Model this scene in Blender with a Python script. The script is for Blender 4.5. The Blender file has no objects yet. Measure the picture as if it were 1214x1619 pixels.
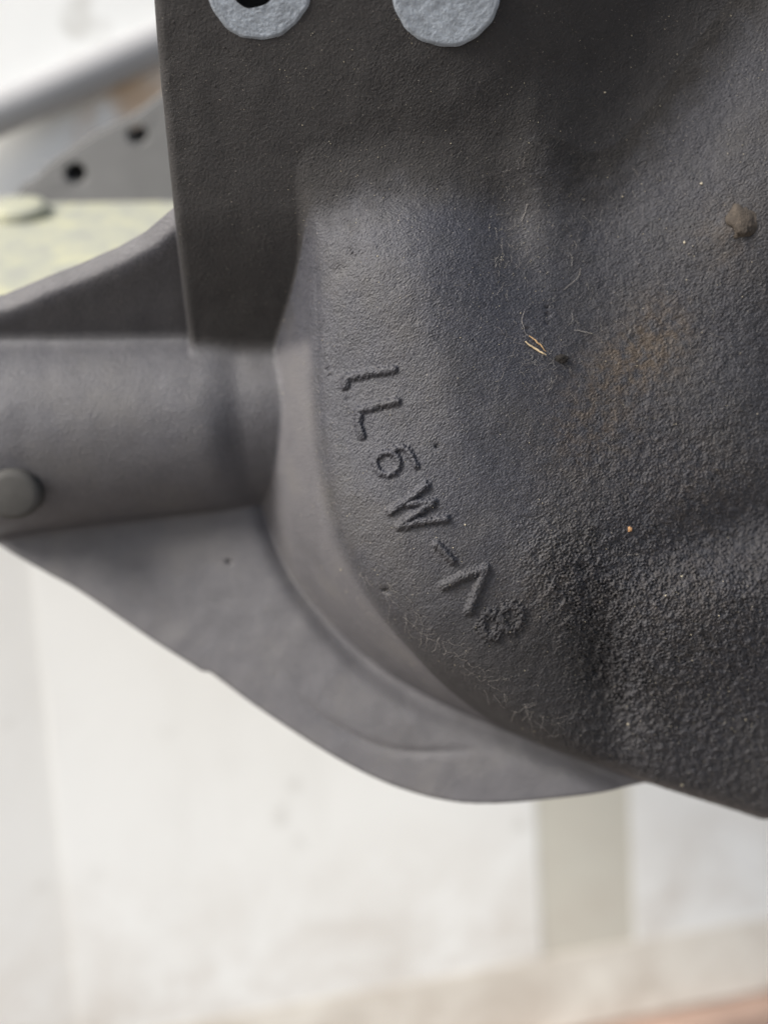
import bpy, math, random
import numpy as np
from mathutils import Vector, Matrix

random.seed(7)
RNG = np.random.default_rng(11)
SC = bpy.context.scene
COL = SC.collection
R = math.radians

# ------------------------------------------------------------------ camera
# Everything is metres. The focal point of the picture (the cast letters) is at
# height HF; the camera stands DC metres away from it and looks 8 degrees down.
DC = 0.25
KP = 0.16 / 1214.0            # metres per photo pixel on the plane of focus
PITCH = R(8.0)
HF = 0.29
ROT = Matrix.Rotation(R(90) - PITCH, 4, 'X') @ Matrix.Rotation(R(-3.5), 4, 'Z')
ORG = Vector((0, 0, HF))
FR = Matrix.Translation(ORG) @ ROT        # local frame: x right, y up the casting, z out of it

cam_data = bpy.data.cameras.new('camera')
cam = bpy.data.objects.new('camera', cam_data)
COL.objects.link(cam)
cam.matrix_world = FR @ Matrix.Translation((0, 0, DC))
cam_data.sensor_fit = 'HORIZONTAL'
cam_data.sensor_width = 24.0
cam_data.lens = 24.0 * DC / 0.16
cam_data.clip_start = 0.01
cam_data.clip_end = 500
cam_data.dof.use_dof = True
cam_data.dof.focus_distance = DC - 0.001
cam_data.dof.aperture_fstop = 4.2
SC.camera = cam

# ------------------------------------------------------------------ light
SUN_EL, SUN_AZ = R(40), R(-58)            # azimuth measured from -Y (behind the camera) towards -X
w = bpy.data.worlds.new("World"); SC.world = w; w.use_nodes = True
nt = w.node_tree; nt.nodes.clear()
sky = nt.nodes.new('ShaderNodeTexSky'); sky.sky_type = 'NISHITA'; sky.sun_disc = False
sky.sun_elevation = SUN_EL; sky.sun_rotation = R(180 + 58)
sky.air_density = 1.0; sky.dust_density = 3.0; sky.ozone_density = 1.0
hs = nt.nodes.new('ShaderNodeHueSaturation'); hs.inputs['Saturation'].default_value = 0.75
bg = nt.nodes.new('ShaderNodeBackground'); bg.inputs['Strength'].default_value = 0.05
wo = nt.nodes.new('ShaderNodeOutputWorld')
nt.links.new(sky.outputs[0], hs.inputs['Color']); nt.links.new(hs.outputs[0], bg.inputs[0]); nt.links.new(bg.outputs[0], wo.inputs[0])
sd = bpy.data.lights.new('sun', 'SUN'); sd.energy = 1.5; sd.angle = R(24); sd.color = (1.0, 0.96, 0.9)
sun = bpy.data.objects.new('sun', sd); COL.objects.link(sun)
sdir = Vector((math.cos(SUN_EL) * math.sin(SUN_AZ), -math.cos(SUN_EL) * math.cos(SUN_AZ), math.sin(SUN_EL)))
sun.rotation_euler = sdir.to_track_quat('Z', 'Y').to_euler()
sun.location = (-1, -1, 2)
vs = SC.view_settings
vs.view_transform = 'Standard'; vs.look = 'None'; vs.gamma = 1.0; vs.use_curve_mapping = False
vs.exposure = 1.72

# ------------------------------------------------------------------ helpers
def tag(o, label=None, cat=None, group=None, kind=None):
    if label: o['label'] = label
    if cat: o['category'] = cat
    if group: o['group'] = group
    if kind: o['kind'] = kind
    return o

def empty(name, loc=(0, 0, 0)):
    o = bpy.data.objects.new(name, None); COL.objects.link(o); o.location = loc
    o.empty_display_size = 0.02
    return o

def link_mesh(name, verts, faces, mat, parent=None, smooth=True):
    """verts in world space; stored relative to the parent"""
    me = bpy.data.meshes.new(name)
    me.from_pydata([tuple(v) for v in verts], [], faces); me.update()
    if mat: me.materials.append(mat)
    if smooth: me.shade_smooth()
    o = bpy.data.objects.new(name, me); COL.objects.link(o)
    if parent:
        o.parent = parent
        me.transform(Matrix.Translation(-Vector(parent.location)))
    return o

def P(px, py, d=0.0):
    """world point seen in the photo at pixel (px, py), d metres nearer than the letters"""
    s = (DC - d) / DC
    return FR @ Vector(((px - 607) * KP * s, (809.5 - py) * KP * s, d))

def ray(px, py):
    o = FR @ Vector((0, 0, DC)); return o, (P(px, py) - o).normalized()

def hit_plane(px, py, p0, n):
    o, d = ray(px, py); t = (p0 - o).dot(n) / d.dot(n); return o + d * t

def nodes_mat(name):
    m = bpy.data.materials.new(name); m.use_nodes = True
    n = m.node_tree.nodes; b = n['Principled BSDF']
    return m, m.node_tree, b

def N(t, typ, **kw):
    n = t.nodes.new(typ)
    for k, v in kw.items():
        if k in n.inputs: n.inputs[k].default_value = v
        else: setattr(n, k, v)
    return n

def noise(t, scale, detail=4, rough=0.6, dist=0.0, vec=None):
    n = t.nodes.new('ShaderNodeTexNoise')
    n.inputs['Scale'].default_value = scale; n.inputs['Detail'].default_value = detail
    n.inputs['Roughness'].default_value = rough; n.inputs['Distortion'].default_value = dist
    if vec is not None: t.links.new(vec, n.inputs['Vector'])
    return n.outputs['Fac']

def ramp(t, fac, stops):
    n = t.nodes.new('ShaderNodeValToRGB'); e = n.color_ramp.elements
    while len(e) < len(stops): e.new(0.5)
    for k, (p, c) in enumerate(stops):
        e[k].position = p; e[k].color = (c[0], c[1], c[2], 1) if not isinstance(c, (int, float)) else (c, c, c, 1)
    t.links.new(fac, n.inputs[0]); return n.outputs[0]

def mixc(t, fac, a, b):
    n = t.nodes.new('ShaderNodeMix'); n.data_type = 'RGBA'
    for sock, v in ((n.inputs[0], fac), (n.inputs[6], a), (n.inputs[7], b)):
        if isinstance(v, (int, float)): sock.default_value = v
        elif isinstance(v, tuple): sock.default_value = (*v, 1)
        else: t.links.new(v, sock)
    return n.outputs[2]

def bump(t, b, h, strength=0.5, dist=0.001, prev=None):
    n = t.nodes.new('ShaderNodeBump'); n.inputs['Strength'].default_value = strength; n.inputs['Distance'].default_value = dist
    t.links.new(h, n.inputs['Height'])
    if prev is not None: t.links.new(prev, n.inputs['Normal'])
    t.links.new(n.outputs[0], b.inputs['Normal']); return n.outputs[0]

def objco(t):
    return t.nodes.new('ShaderNodeTexCoord').outputs['Object']

# ------------------------------------------------------------------ materials
def mat_cast():
    m, t, b = nodes_mat('painted_cast_iron')
    v = objco(t)
    fine = noise(t, 1500, 3, 0.6, vec=v)
    mid = noise(t, 260, 5, 0.65, vec=v)
    big = noise(t, 38, 4, 0.6, vec=v)
    col = ramp(t, mid, [(0.25, (0.036, 0.038, 0.050)), (0.55, (0.052, 0.053, 0.071)), (0.8, (0.068, 0.070, 0.083))])
    gr = noise(t, 2000, 4, 0.7, vec=v)
    col = mixc(t, ramp(t, gr, [(0.34, 0.0), (0.72, 1.0)]), mixc(t, 0.5, col, (0.0, 0.0, 0.0)), mixc(t, 0.33, col, (0.18, 0.18, 0.19)))
    # dry brown dust, in soft patches
    dust_and_light = ramp(t, big, [(0.45, 0.0), (0.75, 0.55)])
    col = mixc(t, dust_and_light, col, (0.075, 0.068, 0.058))
    ad = t.nodes.new('ShaderNodeAttribute'); ad.attribute_name = 'dust_and_light'  # pale coat: dust, plus light painted on the bell's side strip and edges
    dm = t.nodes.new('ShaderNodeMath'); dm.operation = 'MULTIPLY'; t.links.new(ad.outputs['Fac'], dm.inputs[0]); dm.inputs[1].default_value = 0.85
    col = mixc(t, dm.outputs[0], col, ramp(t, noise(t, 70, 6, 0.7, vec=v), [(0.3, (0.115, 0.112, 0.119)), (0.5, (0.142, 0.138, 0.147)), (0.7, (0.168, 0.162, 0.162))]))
    # rust blooms carried as a vertex attribute (where the paint has worn)
    at = t.nodes.new('ShaderNodeAttribute'); at.attribute_name = 'rust'
    rm = t.nodes.new('ShaderNodeMath'); rm.operation = 'MULTIPLY'
    t.links.new(at.outputs['Fac'], rm.inputs[0]); t.links.new(ramp(t, noise(t, 420, 5, 0.7, vec=v), [(0.40, 0.0), (0.62, 1.0)]), rm.inputs[1])
    col = mixc(t, rm.outputs[0], col, (0.112, 0.084, 0.060))
    a3 = t.nodes.new('ShaderNodeAttribute'); a3.attribute_name = 'dry_shade'  # matte dark brown; paints shade on faces turned away from the light
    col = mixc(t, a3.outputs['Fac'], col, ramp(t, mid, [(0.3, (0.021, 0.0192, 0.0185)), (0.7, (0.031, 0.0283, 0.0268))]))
    col = mixc(t, 0.16, col, (0.0, 0.0, 0.0))
    # pale mineral specks
    sp = ramp(t, noise(t, 2300, 2, 0.5, vec=v), [(0.70, 0.0), (0.75, 0.8)])
    col = mixc(t, sp, col, (0.22, 0.20, 0.17))
    t.links.new(col, b.inputs['Base Color'])
    r = ramp(t, mid, [(0.2, 0.44), (0.8, 0.60)])
    ay = t.nodes.new('ShaderNodeAttribute'); ay.attribute_name = 'dry_shade'
    r = mixc(t, ay.outputs['Fac'], r, (0.85, 0.85, 0.85))
    t.links.new(r, b.inputs['Roughness'])
    b.inputs['Specular IOR Level'].default_value = 0.5
    bp = bump(t, b, fine, 1.0, 0.00022)
    bump(t, b, gr, 0.8, 0.00018, bp)
    return m

def mat_simple(name, c, rough=0.6, metal=0.0, nscale=200, var=0.25, bstr=0.2, bdist=0.0002, c2=None):
    m, t, b = nodes_mat(name); v = objco(t)
    f = noise(t, nscale, 5, 0.65, vec=v)
    c2 = c2 or tuple(x * (1 - var) for x in c)
    t.links.new(ramp(t, f, [(0.3, c2), (0.7, c)]), b.inputs['Base Color'])
    b.inputs['Roughness'].default_value = rough; b.inputs['Metallic'].default_value = metal
    bump(t, b, noise(t, nscale * 4, 3, vec=v), bstr, bdist)
    return m

CAST = mat_cast()
MACH = mat_simple('machined_face', (0.32, 0.36, 0.41), 0.5, 0.1, 420, 0.5, 0.6, 0.0004)
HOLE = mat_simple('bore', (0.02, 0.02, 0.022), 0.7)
GREYP = mat_simple('grey_plastic', (0.36, 0.36, 0.365), 0.7, 0, 30, 0.08)
STEEL = mat_simple('grey_steel', (0.115, 0.115, 0.113), 0.55, 0.1, 90, 0.2)
STRAW = mat_simple('straw', (0.62, 0.52, 0.36), 0.6, 0, 900, 0.2, c2=(0.5, 0.36, 0.2))
LINT = mat_simple('lint', (0.30, 0.28, 0.26), 0.8, 0, 600, 0.1)
CRUMB = mat_simple('soil', (0.02, 0.017, 0.014), 0.95, 0, 1500, 0.4, 0.8, 0.0004)
GRIT = mat_simple('pale_grit', (0.50, 0.45, 0.34), 0.8, 0, 2000, 0.3)
TIMBER = mat_simple('brown_timber', (0.46, 0.32, 0.25), 0.8, 0, 30, 0.25)

def mat_zinc():
    m, t, b = nodes_mat('yellow_zinc'); v = objco(t)
    f = noise(t, 110, 6, 0.7, vec=v)
    t.links.new(ramp(t, f, [(0.3, (0.27, 0.28, 0.26)), (0.5, (0.35, 0.355, 0.29)), (0.68, (0.46, 0.455, 0.30))]), b.inputs['Base Color'])
    b.inputs['Roughness'].default_value = 0.6; b.inputs['Metallic'].default_value = 0.1
    return m
ZINC = mat_zinc()

def mat_ground():
    m, t, b = nodes_mat('ground_concrete'); v = objco(t)
    c = ramp(t, noise(t, 12, 8, 0.7, vec=v), [(0.3, (0.20, 0.18, 0.165)), (0.7, (0.30, 0.275, 0.25))])
    t.links.new(c, b.inputs['Base Color']); b.inputs['Roughness'].default_value = 0.9
    bump(t, b, noise(t, 90, 6, vec=v), 0.4, 0.003); return m
GROUND = mat_ground()

# ------------------------------------------------------------------ ground and wall
g = 60.0
gnd = link_mesh('ground', [(-g, -g, 0), (g, -g, 0), (g, g, 0), (-g, g, 0)], [(0, 1, 2, 3)], GROUND, smooth=False)
tag(gnd, kind='structure')

UP = Vector((0, 0, 1))
b0 = hit_plane(957, 1617, Vector((0, 0, 0.05)), UP); b1 = hit_plane(1214, 1566, Vector((0, 0, 0.05)), UP)
b0.z = b1.z = 0
along = (b1 - b0).normalized()              # left to right along the foot of the wall
back = Vector((-along.y, along.x, 0))
if back.y < 0: back = -back                 # away from the camera
def on_wall(px, py, off=0.0):
    p = hit_plane(px, py, b0 - back * off, back); return p
def wall_coord(px, py):
    p = on_wall(px, py); return (p - b0).dot(along), p.z

def box_on_wall(name, s0, s1, z0, z1, o0, o1, mat, parent, bev=0.0001):
    """box from s0..s1 along the wall, z0..z1 high, o0..o1 in front of its face"""
    vs_ = []
    for s, z, o in ((s0, z0, o0), (s1, z0, o0), (s1, z1, o0), (s0, z1, o0), (s0, z0, o1), (s1, z0, o1), (s1, z1, o1), (s0, z1, o1)):
        p = b0 + along * s - back * o; p.z = z; vs_.append(p)
    o = link_mesh(name, vs_, [(0, 1, 2, 3), (7, 6, 5, 4), (0, 4, 5, 1), (1, 5, 6, 2), (2, 6, 7, 3), (3, 7, 4, 0)], mat, parent, smooth=False)
    md = o.modifiers.new('edge', 'BEVEL'); md.width = bev; md.segments = 2
    return o

STAIN = on_wall(206, 156) - b0
zlow = 0.09
def mat_white(name, c, dirt, amount=0.35):
    m, t, b = nodes_mat(name); v = objco(t)
    mp = N(t, 'ShaderNodeMapping'); mp.inputs['Scale'].default_value = (1, 1, 0.35); t.links.new(v, mp.inputs[0])
    col = mixc(t, ramp(t, noise(t, 14, 6, 0.65, 0.4, mp.outputs[0]), [(0.5, 0.0), (0.8, amount)]), c, dirt)
    spots = ramp(t, noise(t, 45, 2, 0.4, 0, v), [(0.69, 0.0), (0.78, 0.35)])
    col = mixc(t, spots, col, (0.36, 0.34, 0.29))
    sx = t.nodes.new('ShaderNodeSeparateXYZ'); t.links.new(v, sx.inputs[0])
    lo = ramp(t, sx.outputs['Z'], [(zlow * 0.6, 0.9), (zlow * 1.7, 0.0)])
    mm = t.nodes.new('ShaderNodeMath'); mm.operation = 'MULTIPLY'; t.links.new(lo, mm.inputs[0])
    t.links.new(ramp(t, noise(t, 22, 7, 0.75, 0.5, v), [(0.4, 0.0), (0.65, 1.0)]), mm.inputs[1])
    col = mixc(t, mm.outputs[0], col, (0.50, 0.44, 0.37))
    vd = t.nodes.new('ShaderNodeVectorMath'); vd.operation = 'DISTANCE'; t.links.new(v, vd.inputs[0]); vd.inputs[1].default_value = tuple(STAIN)
    ad_ = t.nodes.new('ShaderNodeMath'); ad_.operation = 'MULTIPLY_ADD'; t.links.new(noise(t, 60, 5, 0.7, 0, v), ad_.inputs[0]); ad_.inputs[1].default_value = 0.05; t.links.new(vd.outputs['Value'], ad_.inputs[2])
    col = mixc(t, ramp(t, ad_.outputs[0], [(0.028, 0.75), (0.042, 0.0)]), col, (0.55, 0.33, 0.14))
    t.links.new(col, b.inputs['Base Color']); b.inputs['Roughness'].default_value = 0.55
    bump(t, b, noise(t, 60, 4, vec=v), 0.15, 0.001)
    return m
WHITE = mat_white('white_paint', (0.865, 0.875, 0.855), (0.62, 0.61, 0.57))
BEIGE = mat_white('beige_strip', (0.61, 0.595, 0.52), (0.50, 0.48, 0.41))
SKIRT = mat_white('worn_cream_paint', (0.76, 0.73, 0.66), (0.46, 0.40, 0.33), 0.8)


wall = empty('painted_wall', b0)
tag(wall, 'white painted board wall with greyish strips and a worn cream foot, behind the casting', 'wall')
wl = wall_coord(92, 1300)[0]
wr0, wr1 = wall_coord(852, 1400)[0], wall_coord(1000, 1400)[0]
zs = wall_coord(900, 1508)[1]               # top of the skirting
ZT = 1.9
box_on_wall('panel', -1.6, wl, zs, ZT, -0.03, -0.0003, mat_white('grey_white_paint', (0.77, 0.775, 0.755), (0.58, 0.57, 0.54)), wall)
box_on_wall('panel', wl, wr0, zs, ZT, -0.03, 0.0, WHITE, wall)
box_on_wall('strip', wr0, wr1, zs, ZT, -0.03, -0.0003, BEIGE, wall, 0.0005)
box_on_wall('panel', wr1, 1.9, zs, ZT, -0.03, 0.0, WHITE, wall)
box_on_wall('skirting', -1.6, 1.9, 0.05, zs, -0.03, 0.0003, SKIRT, wall, 0.0002)

tim = empty('timber_sill', b0)
tag(tim, 'brown timber sill under the foot of the white wall, bottom right corner', 'timber')
box_on_wall('sill_board', -1.5, 1.8, 0.0, 0.049, -0.03, 0.012, TIMBER, tim, 0.003)

# ------------------------------------------------------------------ the casting as a surface z(x, y), millimetres
D0 = DC * 1000; K = KP * 1000
STEP = 0.2
xs = np.arange(-98, 92, STEP); ys = np.arange(-76, 114, STEP)
X, Y = np.meshgrid(xs, ys)
NY, NX = X.shape
def UV(z):
    s = (D0 - z) / D0
    return 607 + X / (K * s), 809.5 - Y / (K * s)
def XYp(pts, z):
    f = z if callable(z) else (lambda u, v: z)
    return [((u - 607) * K * (D0 - f(u, v)) / D0, (809.5 - v) * K * (D0 - f(u, v)) / D0) for u, v in pts]
def sstep(a, b, x):
    t = np.clip((x - a) / (b - a), 0, 1); return t * t * (3 - 2 * t)
def smax(a, b, k):
    h = np.clip(0.5 + 0.5 * (a - b) / k, 0, 1); return b * (1 - h) + a * h + k * h * (1 - h)
def smin(a, b, k): return -smax(-a, -b, k)
def seg_dist(px, py, a, b):
    ax, ay = a; bx, by = b; dx, dy = bx - ax, by - ay
    t = np.clip(((px - ax) * dx + (py - ay) * dy) / (dx * dx + dy * dy + 1e-12), 0, 1)
    return np.hypot(px - ax - t * dx, py - ay - t * dy)
def poly_sd(pts, px=X, py=Y):
    """signed distance, positive outside"""
    d = np.full(px.shape, 1e9); inside = np.zeros(px.shape, bool); n = len(pts)
    for i in range(n):
        a, b = pts[i], pts[(i + 1) % n]
        d = np.minimum(d, seg_dist(px, py, a, b))
        c = ((a[1] > py) != (b[1] > py)) & (px < (b[0] - a[0]) * (py - a[1]) / (b[1] - a[1] + 1e-12) + a[0])
        inside ^= c
    return np.where(inside, -d, d)
def smooth_poly(pts, n=6):
    """Catmull-Rom through open list of points"""
    out = []
    for i in range(len(pts) - 1):
        p0 = pts[max(i - 1, 0)]; p1 = pts[i]; p2 = pts[i + 1]; p3 = pts[min(i + 2, len(pts) - 1)]
        for k in range(n):
            t = k / n
            out.append(tuple(0.5 * (2 * p1[j] + (p2[j] - p0[j]) * t + (2 * p0[j] - 5 * p1[j] + 4 * p2[j] - p3[j]) * t * t + (3 * p1[j] - p0[j] - 3 * p2[j] + p3[j]) * t ** 3) for j in (0, 1)))
    out.append(pts[-1]); return out
def G(U, V, u, v, su, sv, ang=0.0):
    c, s = math.cos(R(ang)), math.sin(R(ang)); du, dv = U - u, V - v
    a = (du * c + dv * s) / su; b = (-du * s + dv * c) / sv
    return np.exp(-0.5 * (a * a + b * b))
def rim(s, r, slope):
    """edge profile: quarter round of radius r inside s<0, then a steep drop"""
    i = np.clip(r + s, 0, r)
    return (r - np.sqrt(np.maximum(r * r - i * i, 0))) + slope * np.maximum(s, 0)
_fx = np.fft.fftfreq(NX, STEP)[None, :NX // 2 + 1]; _fy = np.fft.fftfreq(NY, STEP)[:, None]
_fx = np.abs(np.fft.rfftfreq(NX, STEP))[None, :]; FQ = np.hypot(_fx, _fy)
def band(lam, width=0.5, seed=0):
    r = np.random.default_rng(seed).standard_normal((NY, NX))
    F = np.fft.rfft2(r); f0 = 1.0 / lam
    F *= np.exp(-0.5 * (np.log(np.maximum(FQ, 1e-6) / f0) / width) ** 2)
    o = np.fft.irfft2(F, s=(NY, NX)); return o / o.std()

# --- bell of the housing -------------------------------------------------
U0, V0 = UV(0.0)
crease = smooth_poly([(470, 230), (486, 330), (497, 420), (500, 520), (502, 620), (511, 720), (537, 840), (590, 940), (650, 1015), (735, 1106), (860, 1205), (1000, 1263), (1110, 1303), (1214, 1339), (1420, 1420)])
poly = crease + [(1420, -260), (760, -260), (560, 200)]
def zedge(u, v): return -4.0 - max(0.0, (u - 760) * K) * 0.17
sd_bell = poly_sd(XYp(poly, zedge))
din = np.maximum(-sd_bell, 0)
zf = -0.10 * np.logaddexp(0, (8 - X) / 5.0) * 5.0
zf += -5.5 * np.exp(-din / 7.0) * (1 - 0.4 * sstep(700, 1000, U0)) * (0.25 + 0.75 * sstep(260, 460, V0))       # the whole bell is rounded towards its rim
zf -= (0.31 - 0.13 * sstep(500, 950, V0)) * np.logaddexp(0, (X - 13 - 5 * sstep(500, 900, V0)) / 6.0) * 6.0   # and falls away to the right
zf += -0.000045 * np.maximum(V0 - 740, 0) ** 2                    # turns under at the bottom
zf += 3.2 * G(U0, V0, 640, 400, 120, 110)                         # swelling above the letters
zf += -1.6 * G(U0, V0, 545, 640, 40, 190, -6)                     # shallow bed the letters stand in
zf += 2.6 * sstep(600, 730, U0 - (V0 - 620) * 0.2) * G(U0, V0, 720, 620, 260, 120)
zf += 2.6 * G(U0, V0, 880, 225, 52, 90, -5)                      # vertical rib, upper right
zf += -3.2 * G(U0, V0, 806, 300, 36, 85, -8)
zf += -4.0 * G(U0, V0, 955, 160, 60, 150, 20)
zf += 17.0 * sstep(960, 1330, U0 + 0.15 * (V0 - 200)) * (1 - sstep(250, 800, V0))     # flank that comes forward on the right
zf += -5.0 * G(U0, V0, 1200, 845, 150, 45, -12)                   # hollow at right
zf += 2.5 * G(U0, V0, 1220, 640, 110, 90)
zf += 3.4 * G(U0, V0, 1130, 970, 120, 90, 10)
zf += -2.4 * G(U0, V0, 985, 1110, 30, 110, -12)                   # groove beside the rough seam
zf += -1.2 * G(U0, V0, 930, 1090, 50, 60, 0)
zf += 1.2 * G(U0, V0, 900, 900, 60, 60, 0)
# falls away above the swelling into the mounting plate
zf += -0.72 * K * np.logaddexp(0, (310 - V0) / 62.0) * 62.0 * (1 - sstep(720, 860, U0))
zf += -0.75 * K * np.logaddexp(0, (130 - V0) / 40.0) * 40.0 * sstep(720, 860, U0) * (1 - sstep(900, 1100, U0))
w_soft = 0.95 + 1.0 * sstep(560, 760, U0)
foot = smooth_poly([(432, 190), (422, 320), (400, 440), (390, 560), (395, 680), (414, 800), (455, 910), (520, 1000), (590, 1066), (660, 1110), (735, 1143), (805, 1168), (880, 1196), (1000, 1244), (1110, 1285), (1214, 1322), (1500, 1440)])
sd_foot = poly_sd(XYp(foot, -40.0) + XYp([(1700, -500), (700, -500), (540, 60)], -40.0))
s1 = np.logaddexp(0, sd_bell / w_soft) * w_soft
tw = s1 / (s1 + np.maximum(-sd_foot, 0.15))
z_bell = zf - 37.0 * tw - 3.5 * np.maximum(sd_foot, 0)
z_bell -= 2.2 * np.exp(-np.maximum(-sd_bell, 0) / 2.5) * sstep(680, 920, U0)

# --- mounting plate (tab) -----------------------------------------------
Ut, Vt = UV(-8.0)
z_tab = 10.0 - 0.5 * (809.5 * K - Y) 
tab_plane = lambda y: 10.0 - 0.5 * (809.5 * K * (240 / 250.) - y) - 9.5 * sstep(320, 565, 809.5 - y / (K * 1.032)) - 0.34 * np.logaddexp(0, (809.5 - y / (K * 1.032) - 556) / 6.0) * 6.0
z_tab = tab_plane(Y) - 0.5 * np.logaddexp(0, (X - 24) / 6.0) * 6.0
left = [(236, -120), (241, 0), (250, 110), (260, 210), (268, 290), (277, 370), (287, 450), (296, 520), (304, 600)]
left_xy = []
for (u, v) in smooth_poly(left):
    yy = (809.5 - v) * K
    for _ in range(12):
        z_ = tab_plane(yy); yy = (809.5 - v) * K * (D0 - z_) / D0
    left_xy.append(((u - 607) * K * (D0 - z_) / D0, yy))
poly_tab = left_xy + [(200, left_xy[-1][1] - 5), (200, 140), (left_xy[0][0], 140)]
sd_tab = poly_sd(poly_tab)
z_tab = z_tab - rim(sd_tab, 2.4, 14.0)

# --- axle tube ------------------------------------------------------------
Uq, Vq = UV(-32.0)
top_e = 505.0 + 0 * Uq; bot_e = 836.0 - 0.105 * Uq
mid_e = (top_e + bot_e) / 2; half = (bot_e - top_e) / 2
tt = (Vq - mid_e) / (half * 1.04)
z_tube = -49.0 + 24.5 * np.sqrt(np.maximum(1 - np.minimum(np.abs(tt), 1) ** 2.0, 0.0)) - 90 * np.maximum(np.abs(tt) - 1, 0)
z_tube -= 0.0

# --- flange plate behind -------------------------------------------------
ZP = -46.0
Up, Vp = UV(ZP)
pl = smooth_poly([(-160, 775), (0, 872), (60, 905), (112, 932), (175, 972), (240, 1014), (300, 1050), (318, 1061), (331, 1063), (345, 1072), (395, 1108), (460, 1150), (520, 1186), (580, 1217), (640, 1240), (700, 1254), (760, 1258), (850, 1250), (980, 1230), (1100, 1200)])
poly_plate = pl + [(1100, 900), (500, 450), (-160, 480)]
sd_plate = poly_sd(XYp(poly_plate, ZP))
z_plate = ZP + 0.10 * (X + 50) - 0.05 * (Y + 30) - rim(sd_plate, 1.0, 14.0)
for rr, aa in ((172, -0.55),):
    arc = smooth_poly([(455, 1085), (520, 1135), (580, 1166), (640, 1180), (720, 1178), (800, 1172)])
    dd = np.full(X.shape, 1e9)
    axy = XYp(arc, ZP)
    for a, b_ in zip(axy[:-1], axy[1:]): dd = np.minimum(dd, seg_dist(X, Y, a, b_))
    z_plate += aa * np.exp(-(dd / 1.1) ** 2) * sstep(450, 540, Up) * (1 - sstep(660, 780, Up))

# --- web above the tube (gusset rising towards the mounting plate) --------
Uw, Vw = UV(-26.0)
edge_hi = 468.0 - 0.36 * Uw - 10 * sstep(180, 290, Uw)            # outer edge of the web
z_web = -31.0 + 0.85 * K * 1.1 * (512 - Vw) - 3.0 * np.maximum((Uw - 305) * K, 0)
pw = [(-200, 520), (0, 484), (60, 464), (130, 442), (200, 418), (250, 396), (290, 370), (430, 290), (430, 560), (-200, 560)]
sd_web = poly_sd(XYp(pw, -22.0))
z_web = z_web - 1.0 * np.logaddexp(0, sd_web / 0.5) * 0.5 - 9.0 * np.maximum(sd_web - 4.2, 0)

# combine
z_plate -= 2.6 * np.exp(-(np.maximum(sd_foot + 1, 0) / 3.2) ** 2)
z_tube -= 5.0 * np.exp(-(np.maximum(sd_foot, 0) / 5.5) ** 2) * (0.35 + 0.65 * sstep(600, 760, Vq))
z_back = smax(z_plate, z_tube, 4.5)
z_back = smax(z_back, z_web, 5.0)
z_bt = smax(z_back, z_tab, 5.5)
comp = [z_bell, z_tab, z_tube, z_plate, z_web]
kk = 2.2 + 9.5 * sstep(370, 470, U0) * (1 - sstep(240, 400, V0)) + 5 * sstep(850, 1000, U0) * (1 - sstep(280, 500, V0))
Z = smax(z_bt, z_bell, kk)
region = np.argmax(np.stack([z_bell, z_tab, z_tube, z_plate, z_web]), axis=0)

region[(region == 2) & (Uq > 450)] = 3
region[(region == 2) & (Vq < 480)] = 4
# plug head on the tube
up_, vp_ = 22, 776
zc = -24.0; s_ = (D0 - zc) / D0; cx, cy = (up_ - 607) * K * s_, (809.5 - vp_) * K * s_
# cast knob at upper right flank
zk = 2.6 * G(U0, V0, 1165, 350, 17, 20) ; Z = Z + zk * 0.3

# --- cast-in characters, strokes in photo pixels on the plane z~0 --------
def Cc(x, y): return (480 + x * 0.346, 520 + y * 0.346)
def ell(cx_, cy_, rx, ry, a0, a1, n=14): return [Cc(cx_ + rx * math.cos(R(a0 + (a1 - a0) * i / n)), cy_ + ry * math.sin(R(a0 + (a1 - a0) * i / n))) for i in range(n + 1)]
CH = [
    ('1', [[Cc(190, 212), Cc(300, 194), Cc(408, 184)], [Cc(190, 206), Cc(185, 246)]], 0.80, 0.85),
    ('L', [[Cc(246, 366), Cc(330, 345), Cc(425, 328)], [Cc(246, 366), Cc(246, 420), Cc(262, 480)]], 0.80, 0.9),
    ('5', [ell(380, 612, 54, 52, 0, 360), [Cc(400, 558), Cc(440, 540), Cc(472, 548), Cc(492, 580), Cc(512, 625)]], 0.62, 0.75),
    ('W', [[Cc(395, 835), Cc(470, 785), Cc(560, 715)], [Cc(475, 800), Cc(590, 790)], [Cc(435, 905), Cc(500, 850), Cc(590, 795)], [Cc(435, 905), Cc(530, 882), Cc(650, 868)]], 0.75, 1.0),
    ('-', [[Cc(608, 985), Cc(682, 1062)]], 0.75, 0.9),
    ('A', [[Cc(645, 1178), Cc(730, 1135), Cc(835, 1100)], [Cc(835, 1100), Cc(800, 1190), Cc(762, 1295)]], 0.9, 1.0),
    ('8', [ell(866, 1362, 46, 56, 0, 360), ell(960, 1328, 44, 60, 0, 360)], 0.85, 0.62),
]
n1 = band(0.75, 0.35, 101); n2 = band(1.6, 0.4, 102)
letter_id = np.full(X.shape, -1)
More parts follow.
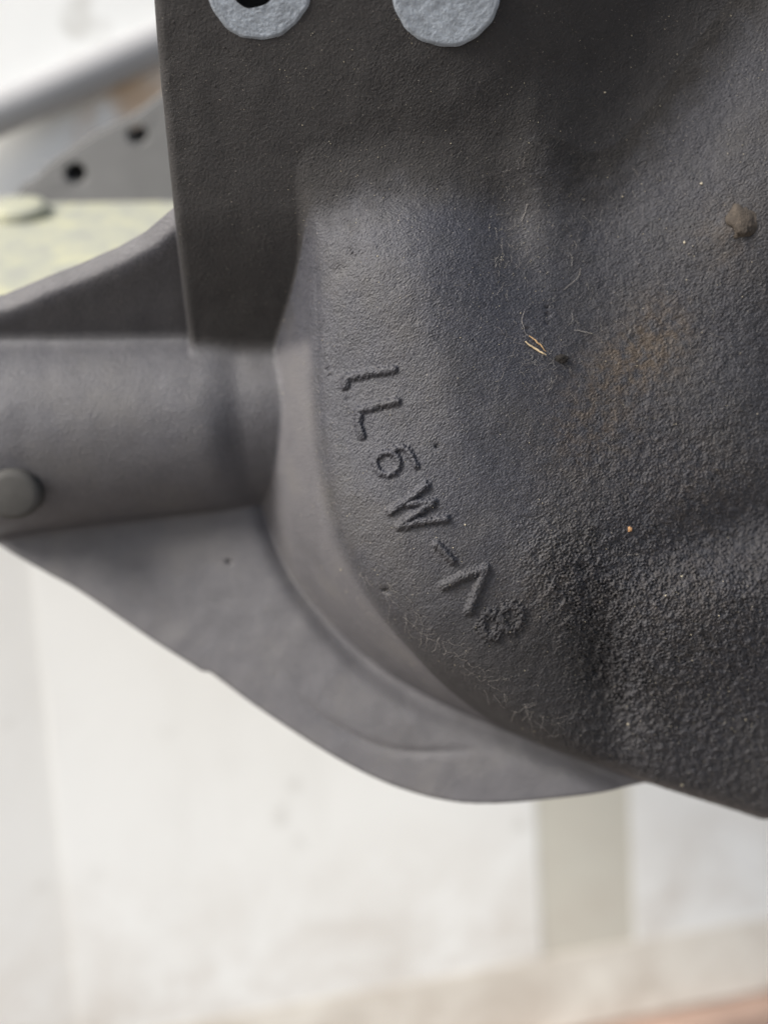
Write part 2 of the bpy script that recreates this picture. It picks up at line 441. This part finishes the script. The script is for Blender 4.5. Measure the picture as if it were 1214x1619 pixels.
for k, (ch, strokes, hw, hh) in enumerate(CH):
    d = np.full(X.shape, 1e9)
    allp = [p for s in strokes for p in s]
    mx = XYp(allp, 0.0); x0, x1 = min(p[0] for p in mx) - 3, max(p[0] for p in mx) + 3; y0, y1 = min(p[1] for p in mx) - 3, max(p[1] for p in mx) + 3
    sl = (slice(max(0, int((y0 - ys[0]) / STEP)), int((y1 - ys[0]) / STEP)), slice(int((x0 - xs[0]) / STEP), int((x1 - xs[0]) / STEP)))
    xx, yy = X[sl], Y[sl]; dl = np.full(xx.shape, 1e9)
    for s in strokes:
        q = XYp(s, 0.0)
        for a, b_ in zip(q[:-1], q[1:]): dl = np.minimum(dl, seg_dist(xx, yy, a, b_))
    rough_ = 0.12 if ch != '8' else 0.36
    dl = dl + rough_ * n1[sl] + rough_ * 0.7 * n2[sl]
    hw = hw * 1.22; h = 1.12 * hh * (1 - sstep(hw * 0.25, hw * 1.3, dl))
    Z[sl] += h * (1 + 0.08 * n1[sl])
    lid = letter_id[sl]; lid[dl < hw * 1.35] = k; letter_id[sl] = lid

# --- grain of the sand casting --------------------------------------------
front = (region == 0) | ((region == 1) & (Vt < 400))
g1 = band(0.85, 0.8, 1); g2 = band(1.7, 0.45, 2); g3 = band(4.5, 0.5, 3); g4 = band(14, 0.5, 4); g0 = band(0.5, 0.3, 5)
rough_r = sstep(760, 1050, U0 + (V0 - 700) * 0.15) * sstep(380, 800, V0)
rough_r = np.maximum(rough_r, 0.55 * sstep(800, 1100, U0) * sstep(60, 500, V0))
seam = (region == 0) * G(U0, V0, 905, 905, 60, 45, 45) + G(U0, V0, 960, 1020, 34, 90, -28) + 0.8 * G(U0, V0, 1010, 1090, 40, 35)
rough_r = rough_r * (1 - 0.6 * G(U0, V0, 900, 1120, 90, 70, 30))
lump = -np.abs(g2) + 0.8
tabw = (region == 1) * 0.8 + (region == 0) * 1.0 + (region >= 2) * 0.5
wallw = np.clip(1 - sd_bell / 1.5, 0.35, 1)
Z += tabw * wallw * (0.034 * g1 + 0.040 * g0 + 0.008 * g2 + 0.02 * g3)
Z += 0.05 * g4
rough_r = rough_r * (region == 0)
sharp = band(0.9, 0.55, 51); sharp = np.sign(sharp) * np.abs(sharp) ** 1.6
Z += rough_r * (0.04 * lump + 0.03 * g1 + 0.075 * sharp + 0.035 * band(2.2, 0.5, 8) + 0.06 * g3)
Z += (region == 0) * sstep(860, 980, U0) * sstep(780, 900, V0) * (0.10 * band(2.8, 0.45, 61) + 0.06 * sharp)
Z += np.clip(seam, 0, 1.2) * (0.07 * band(1.8, 0.6, 9) + 0.12 * band(4.2, 0.5, 10) + 0.08 * sharp)
# scattered grains standing proud, small pits
pk = band(0.7, 0.3, 12); Z += 0.13 * np.maximum(pk - 1.9, 0) * tabw; pt = band(1.0, 0.3, 13); Z -= 0.22 * np.maximum(pt - 2.9, 0) * tabw
def pit(u, v, r, dpt):
    global Z
    Z = Z - dpt * G(U0, V0, u, v, r, r * 0.7, 10) * (1 + 0.4 * g1)
for a in ((691, 706, 3.2, 0.6), (610, 937, 5, 0.9), (515, 577, 2.6, 0.5), (520, 588, 2.4, 0.4), (548, 628, 3, 0.3), (870, 478, 3, 0.5), (872, 490, 3.5, 0.5), (870, 505, 3, 0.5), (836, 515, 3, 0.4), (316, 903, 4, 0.8), (560, 395, 14, 0.35), (535, 418, 10, 0.3)): pit(*a)

ZCUT = -60.0
keep = Z > ZCUT
Zc = np.maximum(Z, ZCUT)
print('surface built', Z.shape)

# rust attribute
rust = 1.0 * G(U0, V0, 1058, 512, 34, 44, 15) + 0.95 * G(U0, V0, 1022, 560, 50, 30, -15) + 0.8 * G(U0, V0, 955, 645, 48, 80, 30) + 0.35 * G(U0, V0, 890, 950, 70, 40) + 0.3 * G(U0, V0, 1130, 1000, 110, 130) + 0.5 * G(U0, V0, 1165, 355, 34, 40) + 0.35 * G(U0, V0, 1110, 760, 80, 60)

base_loc = Vector((0, 0.02, 0.0))
root = empty('axle_housing', ORG)
root.matrix_world = FR
tag(root, 'dark grey painted cast iron axle housing with raised casting characters', 'axle housing')

Q = keep[:-1, :-1] & keep[1:, :-1] & keep[:-1, 1:] & keep[1:, 1:]
idx = np.arange(NX * NY).reshape(NY, NX)
regq = region[:-1, :-1].copy()
lidq = np.maximum.reduce([letter_id[:-1, :-1], letter_id[1:, 1:]])
# central-difference normals from the whole surface keep the seams between parts invisible
gy, gx = np.gradient(Zc, STEP)
nl = np.sqrt(gx * gx + gy * gy + 1)
NRM = np.stack([-gx / nl, -gy / nl, 1 / nl], -1).reshape(-1, 3).astype(np.float32)
CO = (np.stack([X, Y, Zc], -1).reshape(-1, 3) * 0.001).astype(np.float32)
RU = rust.reshape(-1).astype(np.float32)
DUST_AND_LIGHT = np.maximum(0.75 * np.clip((-Z - 14) / 18.0, 0, 1), (region == 0) * 1.0 * sstep(0.0, 3.5, sd_bell)) * (1 - sstep(-4.5, 3.5, z_tab - z_back) * (1 - sstep(-2.2, 0, sd_tab)))  # dust on deep parts; side strip and plate edge coloured paler as if lit
DUST_AND_LIGHT = DUST_AND_LIGHT * np.where(region == 4, 0.35 + 0.65 * sstep(-1.0, 0.5, sd_web), 1)
DUST_AND_LIGHT = np.maximum(DUST_AND_LIGHT, (region == 4) * 0.9 * sstep(-0.8, 0.8, sd_web)); DUST_AND_LIGHT = np.where(region == 3, np.clip(0.78 - 0.25 * (z_tube > z_plate - 4), 0, 1), DUST_AND_LIGHT); DUST_AND_LIGHT = np.where(region == 2, 0.42 * (1 - sstep(-4.5, 3.5, z_tab - z_tube)), DUST_AND_LIGHT)  # upper rim of the web coloured paler to look lit
DUST_AND_LIGHT = np.clip(DUST_AND_LIGHT, 0, 1).reshape(-1).astype(np.float32)
DRY_SHADE = np.clip(sstep(-12.0, 3.0, z_tab - z_bell + 0.7 * band(9, 0.6, 31)) * sstep(-4.5, 3.5, z_tab - z_back) * (1 - (region == 0) * sstep(290, 380, V0) * sstep(-5, -1, sd_bell)) * 0.9 * sstep(-3, -1, -np.abs(sd_tab) * 0 + (-sd_tab) - 3.5 + 2) + (region == 4) * sstep(0, 3, -sd_web) * 0.5 + (region == 0) * (sd_bell < 2) * np.maximum(0.35 * sstep(760, 960, U0), 0.75 * sstep(820, 1100, V0 + 0.25 * (U0 - 700)) * (1 - 0.5 * sstep(930, 1050, U0))), 0, 1).reshape(-1).astype(np.float32).reshape(-1).astype(np.float32)  # shade painted as dark brown: plate, web underside, lower and right bell

def grid_part(name, mask, parent, label=None):
    q = np.argwhere(mask)
    if not len(q): return None
    a = idx[q[:, 0], q[:, 1]]
    F = np.stack([a, a + 1, a + NX + 1, a + NX], 1)
    used = np.unique(F); remap = np.zeros(NX * NY, np.int32); remap[used] = np.arange(len(used))
    F = remap[F]
    me = bpy.data.meshes.new(name)
    me.vertices.add(len(used)); me.vertices.foreach_set('co', CO[used].ravel())
    me.loops.add(F.size); me.loops.foreach_set('vertex_index', F.ravel().astype(np.int32))
    me.polygons.add(len(F)); me.polygons.foreach_set('loop_start', np.arange(0, F.size, 4, dtype=np.int32))
    me.update(calc_edges=True)
    at = me.attributes.new('rust', 'FLOAT', 'POINT'); at.data.foreach_set('value', RU[used])
    at = me.attributes.new('dust_and_light', 'FLOAT', 'POINT'); at.data.foreach_set('value', DUST_AND_LIGHT[used])
    at = me.attributes.new('dry_shade', 'FLOAT', 'POINT'); at.data.foreach_set('value', DRY_SHADE[used])
    me.shade_smooth()
    me.normals_split_custom_set_from_vertices(NRM[used].tolist())
    me.materials.append(CAST)
    o = bpy.data.objects.new(name, me); COL.objects.link(o); o.parent = parent
    if label: o['label'] = label
    return o

isl = lidq >= 0
FACES = [(408, -28, 10.1, 4.2, -1.2, -0.5, 3), (706, -18, 10.3, 3.8, 0.4, 3.2, 5)]
for (u, v, r_, hr, hx, hy, sd_) in FACES:          # the bolt holes go through the plate
    yy = (809.5 - v) * K
    for _ in range(10):
        z_ = tab_plane(yy); yy = (809.5 - v) * K * (D0 - z_) / D0
    Q &= np.hypot(X - (u - 607) * K * (D0 - z_) / D0 - hx, (Y - yy) * 1.12 - hy)[:-1, :-1] > hr + 0.6
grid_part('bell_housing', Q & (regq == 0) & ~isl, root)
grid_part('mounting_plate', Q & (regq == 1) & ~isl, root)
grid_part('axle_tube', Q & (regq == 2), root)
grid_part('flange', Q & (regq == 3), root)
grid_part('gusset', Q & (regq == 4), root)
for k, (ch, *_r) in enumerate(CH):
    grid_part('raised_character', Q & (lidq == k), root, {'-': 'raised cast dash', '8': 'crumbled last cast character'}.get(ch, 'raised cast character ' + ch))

def surf(px, py):
    """local point (mm) of the casting seen at a photo pixel"""
    z = 0.0
    for _ in range(25):
        s = (D0 - z) / D0; x = (px - 607) * K * s; y = (809.5 - py) * K * s
        i = min(max(int(round((y - ys[0]) / STEP)), 0), NY - 1); j = min(max(int(round((x - xs[0]) / STEP)), 0), NX - 1)
        z = z * 0.4 + float(Zc[i, j]) * 0.6
    nn = Vector((-gx[i, j], -gy[i, j], 1)).normalized()
    return Vector((x, y, z)), nn
def local_mesh(name, verts_mm, faces, mat, parent, smooth=True):
    me = bpy.data.meshes.new(name)
    me.from_pydata([tuple(c * 0.001 for c in v) for v in verts_mm], [], faces); me.update()
    me.materials.append(mat)
    if smooth: me.shade_smooth()
    o = bpy.data.objects.new(name, me); COL.objects.link(o); o.parent = parent
    return o

# --- machined faces with bolt holes, at the top of the mounting plate ------
tn = Vector((0, -0.5, 1)).normalized(); tx = Vector((1, 0, 0)); ty = tn.cross(tx).normalized()
def spot_face(u, v, r, hole_r, hdx, hdy, seed):
    rr = random.Random(seed)
    yy = (809.5 - v) * K
    for _ in range(10):
        z_ = tab_plane(yy); yy = (809.5 - v) * K * (D0 - z_) / D0
    c = Vector(((u - 607) * K * (D0 - z_) / D0, yy, z_)) + tn * 0.35
    n = 96; rings = 26; V_ = []; F_ = []
    ph = [rr.uniform(0, 6.28) for _ in range(6)]
    hc = Vector((hdx, hdy))
    for i in range(rings + 4):
        t = i / rings
        for k in range(n):
            a = 2 * math.pi * k / n
            ro = r * (1 + 0.012 * math.sin(3 * a + ph[0]) + 0.008 * math.sin(7 * a + ph[1]) + 0.006 * math.sin(17 * a + ph[2]))
            hr = hole_r * (1 + 0.05 * math.sin(4 * a + ph[3]))
            inner = hc + Vector((math.cos(a), math.sin(a))) * hr; outer = Vector((math.cos(a), math.sin(a))) * ro
            if t <= 1: p = inner.lerp(outer, t); dz = 0.13 * (mnoise(p.x * 1.1, p.y * 2.4, seed) + 0.7 * mnoise(p.x * 2.7, p.y * 5, seed + 3))
            else: p = outer * (1 + 0.018 * (i - rings)); dz = -0.13 * (i - rings)
            q = c + tx * p.x + ty * p.y + tn * dz; V_.append(q)
        if i:
            for k in range(n):
                F_.append(((i - 1) * n + k, i * n + k, i * n + (k + 1) % n, (i - 1) * n + (k + 1) % n))
    face = local_mesh('machined_face', V_, F_, MACH, root)
    V_ = []; F_ = []
    for i, dz in enumerate((0.02, -0.3, -3, -8)):
        for k in range(48):
            a = 2 * math.pi * k / 48; hr = hole_r * 1.03
            V_.append(c + tx * (hc.x + math.cos(a) * hr) + ty * (hc.y + math.sin(a) * hr) + tn * dz)
        if i:
            for k in range(48): F_.append(((i - 1) * 48 + k, (i - 1) * 48 + (k + 1) % 48, i * 48 + (k + 1) % 48, i * 48 + k))
    F_.append(tuple(range(3 * 48, 4 * 48)))
    b_ = local_mesh('bolt_hole', V_, F_, HOLE, face)
from mathutils import noise as mn
def mnoise(x, y, s): return mn.noise(Vector((x, y, s * 3.7)))
for f_ in FACES: spot_face(*f_)

# --- plug head on the tube -------------------------------------------------
pc = Vector(((22 - 607) * K * 1.11, (809.5 - 779) * K * 1.11, -28.5)); pn = Vector((0.12, -0.2, 1)).normalized()
px_ = Vector((1, 0, 0)); px_ = (px_ - pn * px_.dot(pn)).normalized(); py_ = pn.cross(px_)
prof = [(0, 4.0), (4.4, 3.95), (5.7, 3.6), (6.2, 3.0), (6.4, 2.0), (6.5, 0), (6.8, -8)]
V_ = []; F_ = []
for i, (r_, h_) in enumerate(prof):
    for k in range(48):
        a = 2 * math.pi * k / 48; V_.append(pc + px_ * (r_ * math.cos(a)) + py_ * (r_ * 0.92 * math.sin(a)) + pn * h_)
    if i:
        for k in range(48): F_.append(((i - 1) * 48 + k, i * 48 + k, i * 48 + (k + 1) % 48, (i - 1) * 48 + (k + 1) % 48))
local_mesh('plug', V_, F_, mat_simple('dusty_paint', (0.06, 0.058, 0.054), 0.75, 0, 200, 0.25), root)

# ------------------------------------------------------------------ things caught on the paint
def tube_verts(pts, rad, n=5, V_=None, F_=None, flat=1.0):
    """tapered tube along world or local points"""
    V_ = [] if V_ is None else V_; F_ = [] if F_ is None else F_
    m = len(pts); b_ = len(V_)
    for i, p in enumerate(pts):
        t = (pts[min(i + 1, m - 1)] - pts[max(i - 1, 0)]).normalized()
        a = t.cross(Vector((0, 0, 1)));  a = a.normalized() if a.length > 1e-6 else Vector((1, 0, 0)); c = t.cross(a)
        r_ = rad[i] if isinstance(rad, list) else rad
        for k in range(n):
            an = 2 * math.pi * k / n; V_.append(p + a * (r_ * math.cos(an)) + c * (r_ * flat * math.sin(an)))
    for i in range(m - 1):
        for k in range(n): F_.append((b_ + i * n + k, b_ + i * n + (k + 1) % n, b_ + (i + 1) * n + (k + 1) % n, b_ + (i + 1) * n + k))
    F_.append(tuple(b_ + k for k in range(n))[::-1]); F_.append(tuple(b_ + (m - 1) * n + k for k in range(n)))
    return V_, F_
def W(v): return FR @ (v * 0.001)
def place(name, verts_mm, faces, mat, label, cat, kind=None, group=None):
    """own top-level object, origin at its middle"""
    wv = [W(v) for v in verts_mm]; c = sum(wv, Vector()) / len(wv)
    o = link_mesh(name, [v - c for v in wv], faces, mat); o.location = c
    return tag(o, label, cat, group, kind)
def strand(pixels, lift, rad, n=5, flat=1.0, sub=5, V_=None, F_=None):
    pts = smooth_poly(pixels, sub); q = []
    m = len(pts)
    for i, (u, v) in enumerate(pts):
        p, nn = surf(u, v); q.append(p + nn * (lift(i / (m - 1)) if callable(lift) else lift))
    if isinstance(rad, tuple): rad = [rad[0] + (rad[1] - rad[0]) * abs(2 * i / (m - 1) - 1) ** 1.5 for i in range(m)]
    return tube_verts(q, rad, n, V_, F_, flat)
V_, F_ = strand([(829, 540), (840, 548), (852, 556), (863, 562)], 0.35, (0.24, 0.10), 6, 0.6)
place('straw_chip', V_, F_, STRAW, 'pale chip of straw beside the black soil crumb, lower of two crossing chips', 'straw')
V_, F_ = strand([(834, 531), (843, 538), (853, 547), (861, 558)], 0.6, (0.17, 0.06), 6, 0.6)
place('straw_chip', V_, F_, mat_simple('orange_straw', (0.55, 0.36, 0.18), 0.6, 0, 900, 0.2), 'thin orange-tinged straw chip lying over the paler chip', 'straw')
def crumb(u, v, r, mat, label, cat, seed, sx=1.0, name='soil_crumb', flat=0.7):
    rr = random.Random(seed); import bmesh
    bm = bmesh.new(); bmesh.ops.create_icosphere(bm, subdivisions=3, radius=1)
    p, nn = surf(u, v)
    for ve in bm.verts:
        f = 1 + 0.6 * mn.noise(ve.co * 1.6 + Vector((seed, 0, 0))) + 0.3 * mn.noise(ve.co * 5 + Vector((0, seed, 0)))
        ve.co = Vector((ve.co.x * sx, ve.co.y, ve.co.z * flat)) * f * r
    V_ = [p + ve.co + nn * r * 0.5 * (flat - 0.2) for ve in bm.verts]; F_ = [tuple(x.index for x in f.verts) for f in bm.faces]; bm.free()
    return place(name, V_, F_, mat, label, cat)
crumb(886, 567, 0.95, CRUMB, 'black crumb of soil beside the straw chips right of the cast characters', 'soil crumb', 4, 1.3)
crumb(995, 836, 0.5, mat_simple('orange_grit', (0.5, 0.28, 0.13), 0.8, 0, 2000, 0.3), 'tiny orange grit grain on the rough lower right of the casting', 'grit', 9, name='grit_grain')

crumb(1172, 350, 3.8, mat_simple('brown_dirt', (0.09, 0.073, 0.058), 0.9, 0, 500, 0.5, 0.8, 0.0004), 'brown lump of dried dirt near the upper right edge of the casting', 'dirt lump', 13, 0.75, 'dirt_lump', 0.26)

# pale grit and lint: nobody could count them
rr = random.Random(21); V_ = []; F_ = []
spots = []
for _ in range(800):
    u, v = rr.uniform(440, 1214), rr.uniform(20, 1290)
    spots.append((u, v, rr.choice((0.05, 0.06, 0.08, 0.10, 0.13))))
for _ in range(120):
    u = rr.gauss(815, 30); v = rr.gauss(400, 60); spots.append((u, v, rr.choice((0.05, 0.08, 0.1))))
for _ in range(160):
    u = rr.gauss(1130, 80); v = rr.gauss(1120, 90); spots.append((u, v, rr.choice((0.08, 0.1, 0.14))))
spots += [(1079, 1241, .35), (1197, 1133, .33), (1178, 1138, .3), (1078, 911, .32), (1052, 942, .25), (993, 1145, .35), (539, 901, .28), (563, 352, .22), (597, 405, .2), (450, 506, .22), (447, 622, .2), (735, 830, .3), (716, 866, .25), (690, 850, .22), (956, 145, .3), (1136, 973, .25), (1110, 290, .45), (984, 310, .2), (1082, 383, .35)]
for (u, v, r_) in spots:
    p, nn = surf(u, v)
    if p.z < -30: continue
    b_ = len(V_)
    for d_ in ((1, 0, 0), (-1, 0, 0), (0, 1, 0), (0, -1, 0), (0, 0, 1), (0, 0, -1)):
        V_.append(p + nn * r_ * 0.3 + Vector(d_) * r_ * rr.uniform(0.5, 1.4))
    for f in ((0, 2, 4), (2, 1, 4), (1, 3, 4), (3, 0, 4), (2, 0, 5), (1, 2, 5), (3, 1, 5), (0, 3, 5)): F_.append(tuple(b_ + x for x in f))
place('pale_grit', V_, F_, GRIT, 'scattered pale grit grains stuck on the dark casting', 'grit', 'stuff')
V_ = []; F_ = []
def fuzz(u, v, L, ang, r_=0.035):
    pts = [(u, v)]; a = ang
    for i in range(4):
        a += rr.gauss(0, 0.35); pts.append((pts[-1][0] + math.cos(a) * L / 4, pts[-1][1] + math.sin(a) * L / 4))
    if any(p[0] > 1235 for p in pts): return
    h_ = rr.uniform(0.1, 0.5)
    strand(pts, lambda t: 0.08 + h_ * math.sin(math.pi * t), r_, 3, 1.0, 2, V_, F_)
for _ in range(90): fuzz(rr.uniform(780, 1140), rr.uniform(250, 720), rr.uniform(8, 26), rr.gauss(0.9, 0.6), rr.uniform(0.012, 0.026))
for _ in range(40): fuzz(rr.gauss(812, 18), rr.gauss(395, 55), rr.uniform(6, 18), rr.gauss(1.75, 0.4), 0.02)
for _ in range(60): fuzz(rr.gauss(850, 26), rr.gauss(575, 22), rr.uniform(8, 26), rr.uniform(0, 6.28), 0.018)
for _ in range(70):
    t = rr.random(); fuzz(575 + 300 * t + rr.gauss(0, 10), 905 + 250 * t ** 0.9 + rr.gauss(0, 8), rr.uniform(10, 34), rr.gauss(0.8, 0.8), 0.022)
for _ in range(60): fuzz(rr.uniform(450, 900), rr.uniform(330, 1050), rr.uniform(6, 18), rr.uniform(0, 6.28), 0.02)
strand([(829, 492), (824, 506), (829, 525), (834, 533)], 0.3, 0.035, 4, 1, 5, V_, F_)
strand([(907, 521), (920, 525), (936, 528)], 0.3, (0.10, 0.02), 4, 1, 5, V_, F_)
strand([(917, 423), (912, 440), (890, 458)], 0.3, 0.04, 4, 1, 5, V_, F_)
strand([(990, 878), (1000, 877), (1010, 876)], 0.25, 0.06, 4, 1, 5, V_, F_)
strand([(833, 322), (830, 335), (824, 350)], 0.2, 0.06, 4, 1, 5, V_, F_)
place('lint', V_, F_, LINT, 'fine grey fibres of lint clinging to the casting', 'lint', 'stuff')

# ------------------------------------------------------------------ behind the casting, upper left
# angle bracket: upright plate with holes, yellowish shelf and a round washer
br = empty('steel_bracket', P(120, 330, -0.10))
tag(br, 'steel angle bracket with two holes and yellowish zinc foot, behind the casting at left', 'bracket')
DB = -0.115
def slab_from(points, thick_vec, mat, name, parent, holes=()):
    import bmesh
    bm = bmesh.new()
    n = len(points); vf = [bm.verts.new(p) for p in points]
    edges = [bm.edges.new((vf[i], vf[(i + 1) % n])) for i in range(n)]
    for ring in holes:
        hv = [bm.verts.new(p) for p in ring]
        edges += [bm.edges.new((hv[i], hv[(i + 1) % len(hv)])) for i in range(len(hv))]
    r_ = bmesh.ops.triangle_fill(bm, use_beauty=True, use_dissolve=False, edges=edges)
    fs = [f for f in bm.faces]
    ex = bmesh.ops.extrude_face_region(bm, geom=fs)
    bmesh.ops.translate(bm, verts=[x for x in ex['geom'] if isinstance(x, bmesh.types.BMVert)], vec=thick_vec)
    bmesh.ops.recalc_face_normals(bm, faces=bm.faces)
    me = bpy.data.meshes.new(name); bm.transform(Matrix.Translation(-Vector(parent.location))); bm.to_mesh(me); bm.free()
    me.materials.append(mat); o = bpy.data.objects.new(name, me); COL.objects.link(o); o.parent = parent
    md = o.modifiers.new('edge', 'BEVEL'); md.width = 0.0006; md.segments = 2; md.limit_method = 'ANGLE'
    return o
fwd = (FR.to_3x3() @ Vector((0, 0, -1)))
def ringp(u, v, r_, d, n=28): return [P(u + r_ * math.cos(2 * math.pi * k / n), v + r_ * 1.02 * math.sin(2 * math.pi * k / n), d) for k in range(n)]
outline = [(22, 322), (26, 300), (48, 288), (60, 274), (78, 258), (150, 212), (205, 186), (222, 174), (256, 148), (330, 105), (420, 105), (420, 322)]
slab_from([P(u, v, DB) for u, v in outline], fwd * 0.006 + (FR.to_3x3() @ Vector((0, 0.0035, 0))), STEEL, 'upright_plate', br, [ringp(217, 212, 15.5, DB), ringp(119, 274, 17, DB)])
slab_from([P(u, v, DB - 0.0065) for u, v in ((60, 320), (72, 280), (150, 235), (256, 180), (420, 130), (420, 320))], fwd * 0.003, HOLE, 'hole_shade_sheet', br)  # added dark sheet, stands in for the shade inside the holes
shelf = [P(-120, 321, DB + 0.0005), P(420, 316, DB + 0.0005), P(420, 480, -0.062), P(-120, 480, -0.062)]
slab_from(shelf, fwd * 0.003 + (FR.to_3x3() @ Vector((0, -0.004, 0))), ZINC, 'foot_plate', br)
sn = (shelf[1] - shelf[0]).cross(shelf[3] - shelf[0]).normalized()
if sn.dot(fwd) > 0: sn = -sn
sx = (shelf[1] - shelf[0]).normalized(); sy = sn.cross(sx)
wc = hit_plane(28, 338, shelf[0], sn); V_ = []; F_ = []
for i, (r_, h_) in enumerate([(0, 0.0034), (0.0068, 0.0034), (0.0088, 0.0030), (0.0092, 0.0022), (0.0092, -0.001)]):
    for k in range(48):
        a = 2 * math.pi * k / 48; V_.append(wc + sx * (r_ * math.cos(a)) + sy * (r_ * 0.8 * math.sin(a)) + sn * h_)
    if i:
        for k in range(48): F_.append(((i - 1) * 48 + k, i * 48 + k, i * 48 + (k + 1) % 48, (i - 1) * 48 + (k + 1) % 48))
link_mesh('washer', V_, F_, ZINC, br)

# grey round pole leaning up to the right behind the bracket
def axis_pt(u, v, d): return P(u, v, d)
a_ = P(0, 180, -0.13); b_ = P(246, 72, -0.145); dv_ = (b_ - a_).normalized()
rpole = 31 * KP * (DC + 0.14) / DC
lo = a_ - dv_ * 0.9; hi = a_ + dv_ * 0.42
V_, F_ = tube_verts([lo, a_, b_, hi], rpole, 40)
c0 = lo.copy()
po = link_mesh('grey_pole', [v - c0 for v in V_], F_, GREYP); po.location = c0
md = po.modifiers.new('es', 'EDGE_SPLIT')
tag(po, 'smooth light grey round pole slanting up behind the casting, top left', 'pole')
